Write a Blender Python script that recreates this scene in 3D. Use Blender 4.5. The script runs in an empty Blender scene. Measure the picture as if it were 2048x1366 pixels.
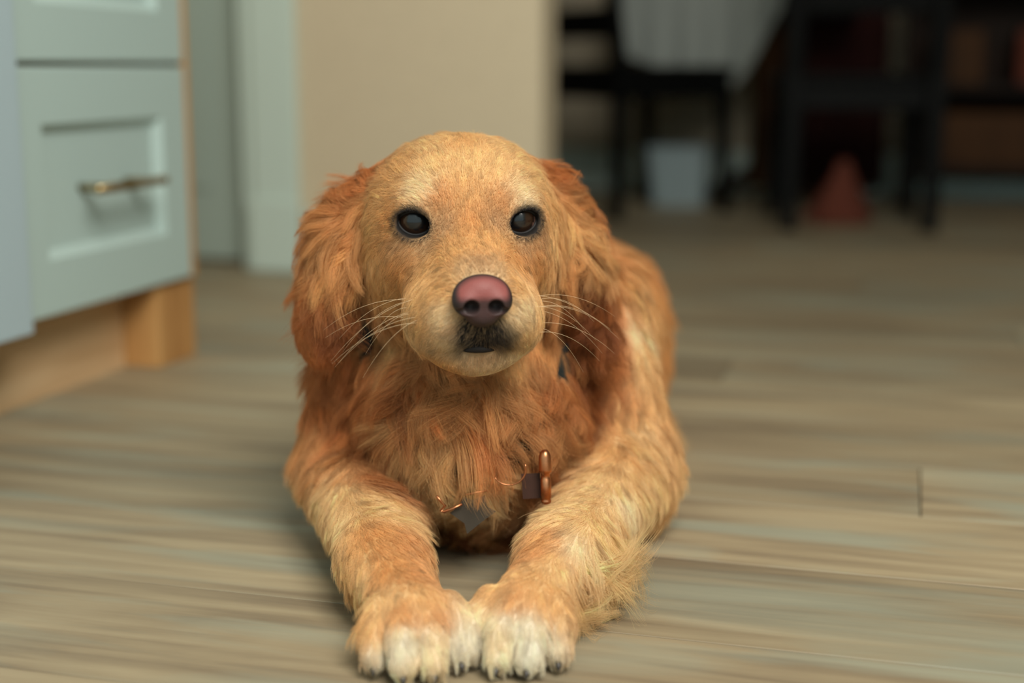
import bpy, bmesh, math, random
import numpy as np
from mathutils import Vector, Matrix, kdtree

random.seed(7)
rng = np.random.default_rng(7)
sc = bpy.context.scene
C = bpy.context.collection

# ------------------------------------------------------------------ camera
CAM_H = 0.42
FPX = 2844.0                      # 50 mm on a 36 mm wide frame, 2048 px
PITCH = math.atan(548.0 / FPX)    # horizon at pixel row 135
SP, CP = math.sin(PITCH), math.cos(PITCH)
camd = bpy.data.cameras.new('camera')
camd.lens = 50.0
camd.sensor_width = 36.0
camd.clip_start = 0.02
cam = bpy.data.objects.new('camera', camd)
C.objects.link(cam)
cam.location = (0, 0, CAM_H)
cam.rotation_euler = (math.pi / 2 - PITCH, 0, 0)
camd.dof.use_dof = True
camd.dof.focus_distance = 1.105
camd.dof.aperture_fstop = 2.0
sc.camera = cam

# ------------------------------------------------------------------ world, lights, exposure
sc.view_settings.view_transform = 'Standard'
sc.view_settings.look = 'None'
sc.view_settings.exposure = 0.0
sc.view_settings.gamma = 1.0
sc.view_settings.use_curve_mapping = False
sc.cycles.max_bounces = 6
sc.cycles.diffuse_bounces = 3
sc.cycles.glossy_bounces = 2
sc.cycles.transmission_bounces = 3
sc.cycles.caustics_reflective = False
sc.cycles.caustics_refractive = False
world = bpy.data.worlds.new('world')
sc.world = world
world.use_nodes = True
bg = world.node_tree.nodes['Background']
bg.inputs[0].default_value = (0.74, 0.95, 0.96, 1)
bg.inputs[1].default_value = 0.85


def area(name, loc, aim, sx, sy, power, col):
    d = bpy.data.lights.new(name, 'AREA')
    d.shape = 'RECTANGLE'
    d.size, d.size_y, d.energy, d.color = sx, sy, power, col
    o = bpy.data.objects.new(name, d)
    C.objects.link(o)
    o.location = loc
    o.rotation_euler = (Vector(aim) - Vector(loc)).to_track_quat('-Z', 'Y').to_euler()
    return o


area('ceiling_light', (0.60, -0.42, 2.02), (0.0, 1.2, 0.2), 1.2, 1.2, 84, (1.0, 0.95, 0.85))


# ------------------------------------------------------------------ pixel helpers
def ray(px, py):
    cx, cy = (px - 1024) / FPX, (683 - py) / FPX
    return np.array([cx, CP + cy * SP, -SP + cy * CP])


def at_y(px, py, Y):
    r = ray(px, py)
    t = Y / r[1]
    return np.array([0, 0, CAM_H]) + r * t


def at_z(px, py, z=0.0):
    r = ray(px, py)
    t = (z - CAM_H) / r[2]
    return np.array([0, 0, CAM_H]) + r * t


# ------------------------------------------------------------------ object helpers
def tag(o, label=None, cat=None, group=None, kind=None):
    if label: o['label'] = label
    if cat: o['category'] = cat
    if group: o['group'] = group
    if kind: o['kind'] = kind
    return o


def empty(name, loc=(0, 0, 0), rz=0.0):
    o = bpy.data.objects.new(name, None)
    o.empty_display_size = 0.05
    C.objects.link(o)
    o.location = loc
    o.rotation_euler = (0, 0, rz)
    return o


def link_mesh(name, verts, faces, mat, parent=None, smooth=False):
    me = bpy.data.meshes.new(name)
    me.from_pydata([tuple(map(float, v)) for v in verts], [], faces)
    me.update()
    if mat: me.materials.append(mat)
    if smooth:
        me.polygons.foreach_set('use_smooth', [True] * len(me.polygons))
    o = bpy.data.objects.new(name, me)
    C.objects.link(o)
    if parent: o.parent = parent
    return o


def bm_obj(name, bm, mat, parent=None, smooth=False, bevel=0.0):
    me = bpy.data.meshes.new(name)
    bm.normal_update()
    bm.to_mesh(me)
    bm.free()
    if mat: me.materials.append(mat)
    if smooth:
        me.polygons.foreach_set('use_smooth', [True] * len(me.polygons))
    o = bpy.data.objects.new(name, me)
    C.objects.link(o)
    if parent: o.parent = parent
    if bevel:
        m = o.modifiers.new('bevel', 'BEVEL')
        m.width, m.segments, m.limit_method = bevel, 2, 'ANGLE'
    return o


def add_box(bm, lo, hi):
    r = bmesh.ops.create_cube(bm, size=1.0)
    s = [hi[i] - lo[i] for i in range(3)]
    c = [(hi[i] + lo[i]) / 2 for i in range(3)]
    for v in r['verts']:
        v.co = Vector((v.co.x * s[0] + c[0], v.co.y * s[1] + c[1], v.co.z * s[2] + c[2]))
    return r['verts']


def box(name, lo, hi, mat, parent=None, bevel=0.0):
    bm = bmesh.new()
    add_box(bm, lo, hi)
    return bm_obj(name, bm, mat, parent, bevel=bevel)


def add_beam(bm, a, b, wa, wb=None):
    """four-sided tapering bar from a to b; wa / wb = (width x, depth y)"""
    wb = wb or wa
    vs = []
    for p, w in ((a, wa), (b, wb)):
        for sx, sy in ((-1, -1), (1, -1), (1, 1), (-1, 1)):
            vs.append(bm.verts.new((p[0] + sx * w[0] / 2, p[1] + sy * w[1] / 2, p[2])))
    for f in ((3, 2, 1, 0), (4, 5, 6, 7), (0, 1, 5, 4), (1, 2, 6, 5), (2, 3, 7, 6), (3, 0, 4, 7)):
        bm.faces.new([vs[i] for i in f])


def add_tube(bm, pts, r, n=8, cap=True):
    pts = [Vector(p) for p in pts]
    rr = [float(q) for q in (r if hasattr(r, '__len__') else [r] * len(pts))]
    rings = []
    prev = None
    for i, p in enumerate(pts):
        t = (pts[min(i + 1, len(pts) - 1)] - pts[max(i - 1, 0)]).normalized()
        if prev is None:
            u = t.orthogonal().normalized()
        else:
            u = (prev - t * prev.dot(t)).normalized()
        prev = u
        w = t.cross(u)
        rings.append([bm.verts.new(p + rr[i] * (math.cos(a) * u + math.sin(a) * w))
                      for a in [2 * math.pi * k / n for k in range(n)]])
    for a, b in zip(rings, rings[1:]):
        for k in range(n):
            bm.faces.new((a[k], a[(k + 1) % n], b[(k + 1) % n], b[k]))
    if cap:
        bm.faces.new(rings[0][::-1])
        bm.faces.new(rings[-1])


# ------------------------------------------------------------------ materials
def srgb(r, g, b):
    f = lambda c: (c / 255 / 12.92) if c / 255 <= 0.04045 else ((c / 255 + 0.055) / 1.055) ** 2.4
    return (f(r), f(g), f(b), 1.0)


def plain(name, col, rough=0.5, metal=0.0, noise=0.0, scale=20.0, stretch=(1, 1, 1), bump=0.0, spec=0.5, emit=None):
    m = bpy.data.materials.new(name)
    m.use_nodes = True
    nt = m.node_tree
    b = nt.nodes['Principled BSDF']
    b.inputs['Base Color'].default_value = col
    b.inputs['Roughness'].default_value = rough
    b.inputs['Metallic'].default_value = metal
    b.inputs['Specular IOR Level'].default_value = spec
    if noise or bump:
        tc = nt.nodes.new('ShaderNodeTexCoord')
        mp = nt.nodes.new('ShaderNodeMapping')
        mp.inputs['Scale'].default_value = stretch
        nz = nt.nodes.new('ShaderNodeTexNoise')
        nz.inputs['Scale'].default_value = scale
        nz.inputs['Detail'].default_value = 6
        nt.links.new(tc.outputs['Object'], mp.inputs['Vector'])
        nt.links.new(mp.outputs['Vector'], nz.inputs['Vector'])
        if noise:
            rp = nt.nodes.new('ShaderNodeValToRGB')
            e = rp.color_ramp.elements
            e[0].position, e[1].position = 0.3, 0.7
            e[0].color = tuple(c * (1 - noise) for c in col[:3]) + (1,)
            e[1].color = tuple(min(1, c * (1 + noise)) for c in col[:3]) + (1,)
            nt.links.new(nz.outputs['Fac'], rp.inputs['Fac'])
            nt.links.new(rp.outputs['Color'], b.inputs['Base Color'])
        if bump:
            bp = nt.nodes.new('ShaderNodeBump')
            bp.inputs['Strength'].default_value = bump
            bp.inputs['Distance'].default_value = 0.002
            nt.links.new(nz.outputs['Fac'], bp.inputs['Height'])
            nt.links.new(bp.outputs['Normal'], b.inputs['Normal'])
    return m


# =================================================================== the room (house axes turned against the camera)
TH = math.radians(-15.5)
U = np.array([math.cos(TH), math.sin(TH), 0]); VV = np.array([-math.sin(TH), math.cos(TH), 0])


def house(a, b, z=0.0):
    return tuple(U * a + VV * b + np.array([0, 0, z]))


def to_house(p):
    return float(np.dot(p, U)), float(np.dot(p, VV))


def hbox(name, lo, hi, mat, parent=None, bevel=0.0, kind=None):
    o = box(name, lo, hi, mat, parent, bevel)
    if parent is None: o.rotation_euler = (0, 0, TH)
    if kind: o['kind'] = kind
    return o


def wood_mat(name, c0, c1, c2, rough=0.5, scale=1.0, pale=None, axis=0, spec=0.5):
    """streaky grain along one axis, shifted per object"""
    m = bpy.data.materials.new(name)
    m.use_nodes = True
    nt = m.node_tree
    N, Lk = nt.nodes, nt.links
    b = N['Principled BSDF']
    tc = N.new('ShaderNodeTexCoord'); oi = N.new('ShaderNodeObjectInfo')
    ad = N.new('ShaderNodeVectorMath'); ad.operation = 'MULTIPLY_ADD'
    cb = N.new('ShaderNodeCombineXYZ')
    for k in range(3): Lk.new(oi.outputs['Random'], cb.inputs[k])
    Lk.new(cb.outputs[0], ad.inputs[0]); ad.inputs[1].default_value = (31, 17, 23)
    Lk.new(tc.outputs['Object'], ad.inputs[2])
    def noise(sc_, st, det=6, dist=0.0):
        mp = N.new('ShaderNodeMapping'); mp.inputs['Scale'].default_value = st
        nz = N.new('ShaderNodeTexNoise'); nz.inputs['Scale'].default_value = sc_
        nz.inputs['Detail'].default_value = det; nz.inputs['Distortion'].default_value = dist
        Lk.new(ad.outputs[0], mp.inputs['Vector']); Lk.new(mp.outputs[0], nz.inputs['Vector'])
        return nz.outputs['Fac']
    st = [1.0, 1.0, 1.0]
    s1 = [16.0] * 3; s1[axis] = 1.0
    s2 = [5.0] * 3; s2[axis] = 1.0
    n1, n2, n3 = noise(4 * scale, s1, 8, 0.4), noise(2.2 * scale, s2, 5, 0.8), noise(7 * scale, s1, 10)
    rp = N.new('ShaderNodeValToRGB')
    e = rp.color_ramp.elements
    e[0].position, e[0].color = 0.32, c0
    e[1].position, e[1].color = 0.70, c2
    x = e.new(0.5); x.color = c1
    mx = N.new('ShaderNodeMath'); mx.operation = 'MULTIPLY_ADD'; mx.inputs[1].default_value = 0.55
    m2 = N.new('ShaderNodeMath'); m2.operation = 'MULTIPLY'; m2.inputs[1].default_value = 0.45
    Lk.new(n1, m2.inputs[0]); Lk.new(n2, mx.inputs[0]); Lk.new(m2.outputs[0], mx.inputs[2])
    Lk.new(mx.outputs[0], rp.inputs['Fac'])
    out = rp.outputs['Color']
    if pale:
        mk = N.new('ShaderNodeValToRGB'); mk.color_ramp.elements[0].position = 0.50; mk.color_ramp.elements[1].position = 0.66
        Lk.new(noise(1.5 * scale, s2, 8, 1.5), mk.inputs['Fac'])
        mm = N.new('ShaderNodeMix'); mm.data_type = 'RGBA'
        mf = N.new('ShaderNodeMath'); mf.operation = 'MULTIPLY'; mf.inputs[1].default_value = 0.5
        Lk.new(mk.outputs['Color'], mf.inputs[0]); Lk.new(mf.outputs[0], mm.inputs['Factor'])
        Lk.new(out, mm.inputs[6]); mm.inputs[7].default_value = pale
        out = mm.outputs[2]
    hs = N.new('ShaderNodeHueSaturation')
    vr = N.new('ShaderNodeMapRange'); vr.inputs[3].default_value = 0.82; vr.inputs[4].default_value = 1.14
    Lk.new(oi.outputs['Random'], vr.inputs[0]); Lk.new(vr.outputs[0], hs.inputs['Value'])
    Lk.new(out, hs.inputs['Color']); Lk.new(hs.outputs[0], b.inputs['Base Color'])
    b.inputs['Roughness'].default_value = rough
    b.inputs['Specular IOR Level'].default_value = spec
    bp = N.new('ShaderNodeBump'); bp.inputs['Strength'].default_value = 0.25; bp.inputs['Distance'].default_value = 0.0006
    Lk.new(n3, bp.inputs['Height']); Lk.new(bp.outputs[0], b.inputs['Normal'])
    return m


PLANK = wood_mat('plank_wood', srgb(112, 98, 80), srgb(148, 133, 107), srgb(172, 158, 129), 0.52, 1.0, srgb(146, 156, 142))
M_WHITE = plain('white_paint', srgb(178, 200, 197), 0.38)
M_BLUEW = plain('cool_white_paint', srgb(172, 192, 200), 0.35)
M_TRIM = plain('trim_paint', srgb(196, 214, 206), 0.45)
M_DOOR = plain('door_paint', srgb(158, 174, 166), 0.5)
M_BEIGE = plain('beige_wall_paint', srgb(204, 190, 163), 0.8, noise=0.03, scale=60, bump=0.1)
M_GREIGE = plain('grey_wall_paint', srgb(168, 158, 138), 0.8, noise=0.03, scale=60, bump=0.1)
M_CEIL = plain('ceiling_paint', srgb(225, 222, 214), 0.9)
M_RAW = wood_mat('raw_wood', srgb(168, 118, 66), srgb(196, 146, 88), srgb(214, 168, 108), 0.6, 1.2, axis=2)
M_PLY = wood_mat('toe_board_wood', srgb(186, 152, 112), srgb(204, 172, 132), srgb(216, 188, 150), 0.6, 1.0, axis=1)
M_BLACK = plain('black_stain', srgb(7, 8, 8), 0.6, spec=0.1, noise=0.15, scale=30, stretch=(1, 1, 0.1))
M_DARKW = wood_mat('dark_walnut', srgb(22, 14, 9), srgb(32, 20, 12), srgb(44, 28, 17), 0.6, 1.0, spec=0.12)
M_BROWN = wood_mat('brown_oak', srgb(44, 27, 12), srgb(62, 38, 17), srgb(76, 48, 23), 0.6, 1.0, axis=2, spec=0.12)
M_TAN = plain('tan_board', srgb(120, 98, 66), 0.7, noise=0.1)
M_CLOTH = plain('white_cloth', srgb(148, 154, 150), 0.9, noise=0.04, scale=200, bump=0.3)
M_REDC = plain('rust_red_cloth', srgb(88, 38, 21), 0.9, noise=0.12, scale=90, bump=0.3)
M_BRASS = plain('brushed_brass', srgb(168, 146, 104), 0.32, metal=1.0)
M_TUB = plain('pale_plastic', srgb(140, 156, 160), 0.45)
M_GAP = plain('floor_underlay', srgb(52, 46, 38), 0.9)

# ---- floor: slab and single planks
floor = hbox('floor', (-2.2, -1.3, -0.06), (3.4, 5.02, -0.004), M_GAP, kind='structure')
PW, PL, FB0 = 0.178, 1.22, 4.90
B0 = 1.037 * VV[1] - PW * 14          # a seam passes through (0, 1.037)
plank_me = None
bm = bmesh.new()
add_box(bm, (0.0007, 0.0007, -0.004), (PL - 0.0007, PW - 0.0007, 0.0))
bmesh.ops.bevel(bm, geom=[e for e in bm.edges if all(v.co.z > -0.001 for v in e.verts)], offset=0.0004, segments=1, affect='EDGES')
plank_me = bpy.data.meshes.new('plank'); bm.to_mesh(plank_me); bm.free(); plank_me.materials.append(PLANK)
nrow = int(math.ceil((FB0 - B0) / PW))
for r_ in range(nrow):
    b = B0 + r_ * PW
    if b < -1.25 or b > FB0 - 0.01: continue
    off = (r_ * 0.457 + 0.11 * ((r_ * 7) % 5)) % PL
    a = -2.2 - off
    while a < 3.4:
        # only the stretch that the camera can look along
        px_, py_, _ = house(a + PL / 2, b)
        if b < 0.3 or abs(px_) < 0.45 * max(py_, 0.3) + 1.0:
            x0, x1 = max(a, -2.2), min(a + PL, 3.4)
            if x1 - x0 > 0.05:
                o = bpy.data.objects.new('plank', plank_me)
                C.objects.link(o); o.parent = floor
                o.location = (x0, b, 0)
                if x1 - x0 < PL - 1e-4: o.scale = ((x1 - x0) / PL, 1, 1)
        a += PL

# ---- walls
WB = 2.74                              # face of the near wall with the door
AE = -0.70                             # its free corner
hbox('wall_back', (-1.22, WB, 0), (AE, WB + 0.12, 2.5), M_BEIGE, kind='structure')
hbox('wall_header', (-2.2, WB, 2.06), (-1.22, WB + 0.12, 2.5), M_BEIGE, kind='structure')
FB = 4.90                              # face of the far wall
hbox('wall_far', (-2.2, FB, 0), (3.4, FB + 0.12, 2.5), M_GREIGE, kind='structure')
hbox('wall_left', (-2.2, -1.3, 0), (-2.1, FB, 2.5), M_BEIGE, kind='structure')
hbox('wall_right', (3.3, -1.3, 0), (3.4, FB, 2.5), M_BEIGE, kind='structure')
hbox('ceiling', (-2.2, -1.3, 2.5), (3.4, FB + 0.12, 2.6), M_CEIL, kind='structure')
hbox('baseboard_far', (-2.1, FB - 0.016, 0), (3.3, FB, 0.14), M_TRIM, kind='structure', bevel=0.004)
hbox('baseboard_back', (-1.205, WB - 0.014, 0), (AE, WB, 0.13), M_TRIM, kind='structure', bevel=0.004)
# door casing with plinth, jamb and the door standing in it
tr = hbox('trim_1', (-1.315, WB - 0.020, 0), (-1.215, WB, 2.14), M_TRIM, kind='structure', bevel=0.004)
pb = hbox('plinth_block', (-1.322, WB - 0.030, 0.0), (-1.208, WB - 0.0201, 0.15), M_TRIM, tr, bevel=0.004)
hbox('trim_2', (-1.345, WB - 0.004, 0), (-1.3155, WB + 0.10, 2.06), M_TRIM, kind='structure')
d1 = empty('door_1', house(-1.36, WB + 0.075), TH); d1['kind'] = 'structure'
box('door_slab', (-0.80, 0, 0.008), (0, 0.035, 2.04), M_DOOR, d1, bevel=0.003)
for z0, z1 in ((0.16, 0.90), (1.05, 1.90)):
    for x0, x1 in ((-0.70, -0.44), (-0.36, -0.10)):
        box('door_panel', (x0, -0.006, z0), (x1, 0.0, z1), M_DOOR, d1, bevel=0.005)
bm = bmesh.new(); add_tube(bm, [(-0.73, 0, 0.98), (-0.73, -0.035, 0.98), (-0.73, -0.045, 0.98), (-0.73, -0.062, 0.98), (-0.73, -0.07, 0.98)], [0.012, 0.012, 0.026, 0.026, 0.012], 16)
bm_obj('door_handle', bm, M_BRASS, d1, smooth=True)

# ---- kitchen cabinets (faces look along +u)
AF = -1.000                            # plane of the drawer fronts
CB0, CB1 = 1.432, 1.862                # drawer unit along v


def front_panel(bm, w, z0, z1, rail=0.068, rec=0.011, th=0.020):
    """a drawer front with a bevelled recessed field, outer face at x = 0, lying along y"""
    def ring(i, d): return [bm.verts.new(p) for p in ((d, i, z0 + i), (d, w - i, z0 + i), (d, w - i, z1 - i), (d, i, z1 - i))]
    R = [ring(0.0, -th), ring(0.0, -0.002), ring(0.002, 0.0), ring(rail, 0.0), ring(rail + 0.012, -rec), ring(rail + 0.016, -rec)]
    for p, q in zip(R, R[1:]):
        for k in range(4): bm.faces.new((p[k], p[(k + 1) % 4], q[(k + 1) % 4], q[k]))
    bm.faces.new(R[-1]); bm.faces.new(R[0][::-1])


cab = empty('drawer_cabinet', house(AF, CB0), TH)
tag(cab, 'white drawer cabinet with raw wood side edge and bar handle', 'cabinet')
W_ = CB1 - CB0
box('carcass', (-0.60, 0.002, 0.118), (-0.022, W_, 0.875), M_RAW, cab)
box('side_panel', (-0.60, W_ + 0.0002, 0.118), (-0.004, W_ + 0.017, 0.875), M_RAW, cab, bevel=0.001)
box('foot_block', (-0.14, W_ - 0.090, 0.0), (-0.010, W_ + 0.017, 0.1175), M_RAW, cab, bevel=0.002)
box('toe_board', (-0.082, 0.0, 0.0), (-0.065, W_ - 0.092, 0.117), M_PLY, cab)
for z0, z1 in ((0.121, 0.421), (0.427, 0.727), (0.733, 0.873)):
    bm = bmesh.new()
    if z1 - z0 > 0.2: front_panel(bm, W_ - 0.006, z0, z1)
    else: front_panel(bm, W_ - 0.006, z0, z1, rail=0.035)
    dr = bm_obj('drawer_front', bm, M_WHITE, cab)
    dr.location = (0, 0.003, 0)
    zc = (z0 + z1) / 2
    bm = bmesh.new()
    add_tube(bm, [(0.032, W_ / 2 - 0.085, zc), (0.032, W_ / 2 + 0.085, zc)], 0.006, 12)
    hb = bm_obj('handle', bm, M_BRASS, dr, smooth=True)
    for y in (-0.055, 0.055):
        bm = bmesh.new(); add_tube(bm, [(-0.011, W_ / 2 + y, zc), (0.03, W_ / 2 + y, zc)], 0.005, 10)
        bm_obj('handle_post', bm, M_BRASS, dr, smooth=True)
cab2 = empty('base_cabinet', house(AF, CB0), TH)
tag(cab2, 'cool white base cabinet with flat door left of the drawer cabinet', 'cabinet')
box('carcass', (-0.60, -0.60, 0.112), (-0.002, -0.0005, 0.875), M_BLUEW, cab2)
box('door', (0.0, -0.598, 0.114), (0.024, -0.004, 0.873), M_BLUEW, cab2, bevel=0.002)
box('toe_board', (-0.082, -0.60, 0.0), (-0.065, -0.04, 0.1115), M_PLY, cab2)
box('foot_block', (-0.14, -0.038, 0.0), (-0.066, -0.001, 0.1115), M_RAW, cab2)
ct = empty('countertop', house(AF, CB0, 0.876), TH)
tag(ct, 'pale countertop slab lying on the white kitchen cabinets', 'countertop')
box('slab', (-0.62, -0.60, 0.0), (0.035, W_ + 0.03, 0.035), M_WHITE, ct, bevel=0.004)
box('backsplash', (-0.62, -0.60, 0.0352), (-0.605, W_ + 0.03, 0.13), M_WHITE, ct, bevel=0.002)


# ---- chairs
def chair(loc, rz, w, d, seat, top, label, slats, leg=0.036):
    """ladder-back chair: x across, +y the way it faces"""
    t = empty('dining_chair', loc, rz)
    tag(t, label, 'chair', 'black chairs at the dining table')
    bm = bmesh.new(); add_box(bm, (-w / 2 - 0.012, -d / 2 - 0.005, seat - 0.028), (w / 2 + 0.012, d / 2 + 0.02, seat))
    bm_obj('seat', bm, M_BLACK, t, bevel=0.01)
    for sx in (-1, 1):
        bm = bmesh.new(); add_beam(bm, (sx * (w / 2 - 0.01), d / 2 + 0.012, 0), (sx * (w / 2 - leg / 2), d / 2 - leg / 2 + 0.01, seat - 0.0285), (leg * 0.8, leg * 0.8), (leg, leg))
        bm_obj('leg', bm, M_BLACK, t, bevel=0.003)
        bm = bmesh.new()
        add_beam(bm, (sx * (w / 2 - leg / 2), -d / 2 - 0.03, 0), (sx * (w / 2 - leg / 2), -d / 2 - 0.006 - leg / 2, seat), (leg * 0.8, leg * 0.8), (leg, leg))
        add_beam(bm, (sx * (w / 2 - leg / 2), -d / 2 - 0.006 - leg / 2, seat), (sx * (w / 2 - leg / 2), -d / 2 - 0.11, top), (leg, leg), (leg * 0.8, leg * 0.7))
        bm_obj('back_leg', bm, M_BLACK, t, bevel=0.003)
        box('apron', (sx * (w / 2 - 0.012) - 0.009, -d / 2 + 0.002, seat - 0.09), (sx * (w / 2 - 0.012) + 0.009, d / 2 - leg + 0.008, seat - 0.0285), M_BLACK, t)
    box('apron', (-w / 2 + leg, d / 2 - 0.02, seat - 0.09), (w / 2 - leg, d / 2, seat - 0.0285), M_BLACK, t)
    box('apron', (-w / 2 + leg, -d / 2 - 0.02, seat - 0.09), (w / 2 - leg, -d / 2 - 0.006, seat - 0.0285), M_BLACK, t)
    for z0, z1 in slats:
        q = lambda z: -d / 2 - 0.006 - leg / 2 - (0.104 - leg / 2) * (z - seat) / (top - seat)
        bm = bmesh.new()
        vs = [bm.verts.new((x, q(z) + dy, z)) for x in (-w / 2 + leg, w / 2 - leg) for z in (z0, z1) for dy in (-0.008, 0.008)]
        for f in ((0, 1, 3, 2), (4, 6, 7, 5), (0, 2, 6, 4), (1, 5, 7, 3), (0, 4, 5, 1), (2, 3, 7, 6)): bm.faces.new([vs[k] for k in f])
        bm_obj('back_slat', bm, M_BLACK, t, bevel=0.002)
    return t


p1 = at_z(1270, 436)
chair((p1[0] + 0.02, p1[1] + 0.19, 0), math.radians(-56), 0.38, 0.36, 0.425, 0.95,
      'black ladder-back chair left of the white tablecloth, seen from the side',
      ((0.50, 0.58), (0.64, 0.72), (0.78, 0.86), (0.89, 0.945)))
p2 = at_z(1732, 462)
chair((p2[0], p2[1] + 0.20, 0), math.radians(-6), 0.405, 0.36, 0.405, 0.95,
      'black chair seen from behind, in front of the dark shelf unit',
      ((0.555, 0.66), (0.70, 0.78), (0.83, 0.94)), leg=0.046)

# ---- dining table on one brown pedestal, with its white cloth
TL = house(-0.885, 4.43)
tb = empty('dining_table', TL, TH)
tag(tb, 'dark dining table on a brown pedestal behind the black chairs', 'table')
TWD, TDP = 0.74, 0.36
box('tabletop', (0, 0, 0.715), (TWD, TDP, 0.745), M_DARKW, tb, bevel=0.004)
box('apron', (0.03, 0.03, 0.57), (TWD - 0.03, TDP - 0.03, 0.7148), M_BLACK, tb)
bm = bmesh.new()
add_tube(bm, [(0.44, 0.19, z) for z in (0.05, 0.08, 0.14, 0.30, 0.46, 0.54, 0.5698)], [0.085, 0.06, 0.045, 0.040, 0.052, 0.075, 0.09], 20)
bm_obj('pedestal', bm, M_BROWN, tb, smooth=True)
for k in range(4):
    an = math.pi / 4 + k * math.pi / 2
    bm = bmesh.new()
    pts = [(0.44 + math.cos(an) * r, 0.19 + math.sin(an) * r * 0.7, z) for r, z in ((0.03, 0.085), (0.12, 0.065), (0.22, 0.035), (0.27, 0.016))]
    add_tube(bm, pts, [0.03, 0.026, 0.02, 0.015], 10)
    bm_obj('foot', bm, M_DARKW, tb, smooth=True)


def cloth_sheet():
    nu, nv = 110, 26
    verts, faces = [], []
    pts = [(0.0, TDP), (0.0, 0.03), (0.03, 0.0), (0.50, 0.0)]
    ls = [math.dist(p, q) for p, q in zip(pts, pts[1:])]
    tot = sum(ls)
    def outline(s):                    # left end of the top, round to the front
        s *= tot
        for k, l in enumerate(ls):
            if s <= l or k == 2:
                q = min(s / l, 1)
                return pts[k][0] + (pts[k + 1][0] - pts[k][0]) * q, pts[k][1] + (pts[k + 1][1] - pts[k][1]) * q, k
            s -= l
    for i in range(nu + 1):
        s = i / nu
        x, y, k = outline(s)
        f = max(0.0, (s * tot - ls[0]) / (tot - ls[0]))       # 0..1 along the front
        bottom = np.interp(f, [0, 0.15, 0.5, 0.72, 0.80, 1.0], [0.47, 0.44, 0.375, 0.355, 0.40, 0.60])
        nx, ny = ((-1, 0), (-0.7, -0.7), (0, -1))[k]
        for j in range(nv + 1):
            q = j / nv
            fold = math.sin(s * 60 + 0.8 * math.sin(s * 17)) * 0.012 * q
            d = 0.006 + 0.010 * min(1, q * 8) + fold + 0.014 * q
            verts.append((x + nx * d, y + ny * d, 0.7515 - q * (0.7515 - bottom)))
    for i in range(nu):
        for j in range(nv):
            a = i * (nv + 1) + j
            faces.append((a, a + 1, a + nv + 2, a + nv + 1))
    n0 = len(verts)
    for i in range(nu + 1):
        x, y, k = outline(i / nu)
        verts.append((0.40 + (x - 0.40) * 0.1, 0.19 + (y - 0.19) * 0.1, 0.7475))
    for i in range(nu):
        a = i * (nv + 1)
        faces.append((a, a + nv + 1, n0 + i + 1, n0 + i))
    return verts, faces


cv, cf = cloth_sheet()
cl = link_mesh('tablecloth', cv, cf, M_CLOTH, smooth=True)
cl.location = TL; cl.rotation_euler = (0, 0, TH)
m = cl.modifiers.new('thick', 'SOLIDIFY'); m.thickness = 0.0015; m.offset = 0
tag(cl, 'white tablecloth hanging in folds over the end of the dining table', 'tablecloth')

# ---- white tub on the floor behind the first chair's legs
pt = at_z(1366, 424)
tubo = empty('storage_tub', (pt[0] + 0.02, pt[1] + 0.25, 0), TH)
tag(tubo, 'white plastic tub on the floor behind the legs of the left chair', 'tub')
bm = bmesh.new()
def rrect(w, d, z, r=0.03, n=4):
    out = []
    for cx, cy, a0 in ((w - r, d - r, 0), (-w + r, d - r, 90), (-w + r, -d + r, 180), (w - r, -d + r, 270)):
        for k in range(n + 1):
            a = math.radians(a0 + 90 * k / n); out.append(bm.verts.new((cx + r * math.cos(a), cy + r * math.sin(a), z)))
    return out
R = [rrect(0.082, 0.075, 0.0), rrect(0.098, 0.090, 0.165), rrect(0.094, 0.086, 0.165), rrect(0.078, 0.071, 0.006)]
for p, q in zip(R, R[1:]):
    for k in range(len(p)): bm.faces.new((p[k], p[(k + 1) % len(p)], q[(k + 1) % len(p)], q[k]))
bm.faces.new(R[0][::-1]); bm.faces.new(R[-1])
bm_obj('tub_body', bm, M_TUB, tubo)
bm = bmesh.new()
R = [rrect(0.101, 0.093, 0.1655), rrect(0.103, 0.095, 0.170), rrect(0.103, 0.095, 0.178), rrect(0.098, 0.090, 0.182)]
for p, q in zip(R, R[1:]):
    for k in range(len(p)): bm.faces.new((p[k], p[(k + 1) % len(p)], q[(k + 1) % len(p)], q[k]))
bm.faces.new(R[0][::-1]); bm.faces.new(R[-1])
bm_obj('lid', bm, M_TUB, tubo)

# ---- dark shelf unit
SB = 4.56
sh = empty('shelf_unit', house(-0.03, SB), TH)
tag(sh, 'dark wooden shelf unit standing at the far right behind the chairs', 'shelf')
box('back_panel', (0, 0.30, 0.06), (1.75, 0.315, 2.0), M_DARKW, sh)
XS = (0.0, 0.575, 1.15, 1.725)
for x in XS: box('upright', (x, 0.0, 0.0), (x + 0.025, 0.2995, 2.0), M_DARKW, sh)
for z in (0.10, 0.345, 0.66, 0.98, 1.34, 1.70, 1.97):
    for x in XS[:3]: box('shelf_board', (x + 0.0255, 0.004, z), (x + 0.5745, 0.2995, z + 0.025), M_DARKW, sh)
LBL = ['brown storage box on the middle board, left bay of the dark shelf', 'rust coloured storage box beside the brown one, left bay of the dark shelf',
       'brown storage box in the second bay of the dark shelf', 'wide brown storage box on the lowest board of the left bay', 'wide rust storage box on the lowest board of the second bay']
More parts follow.
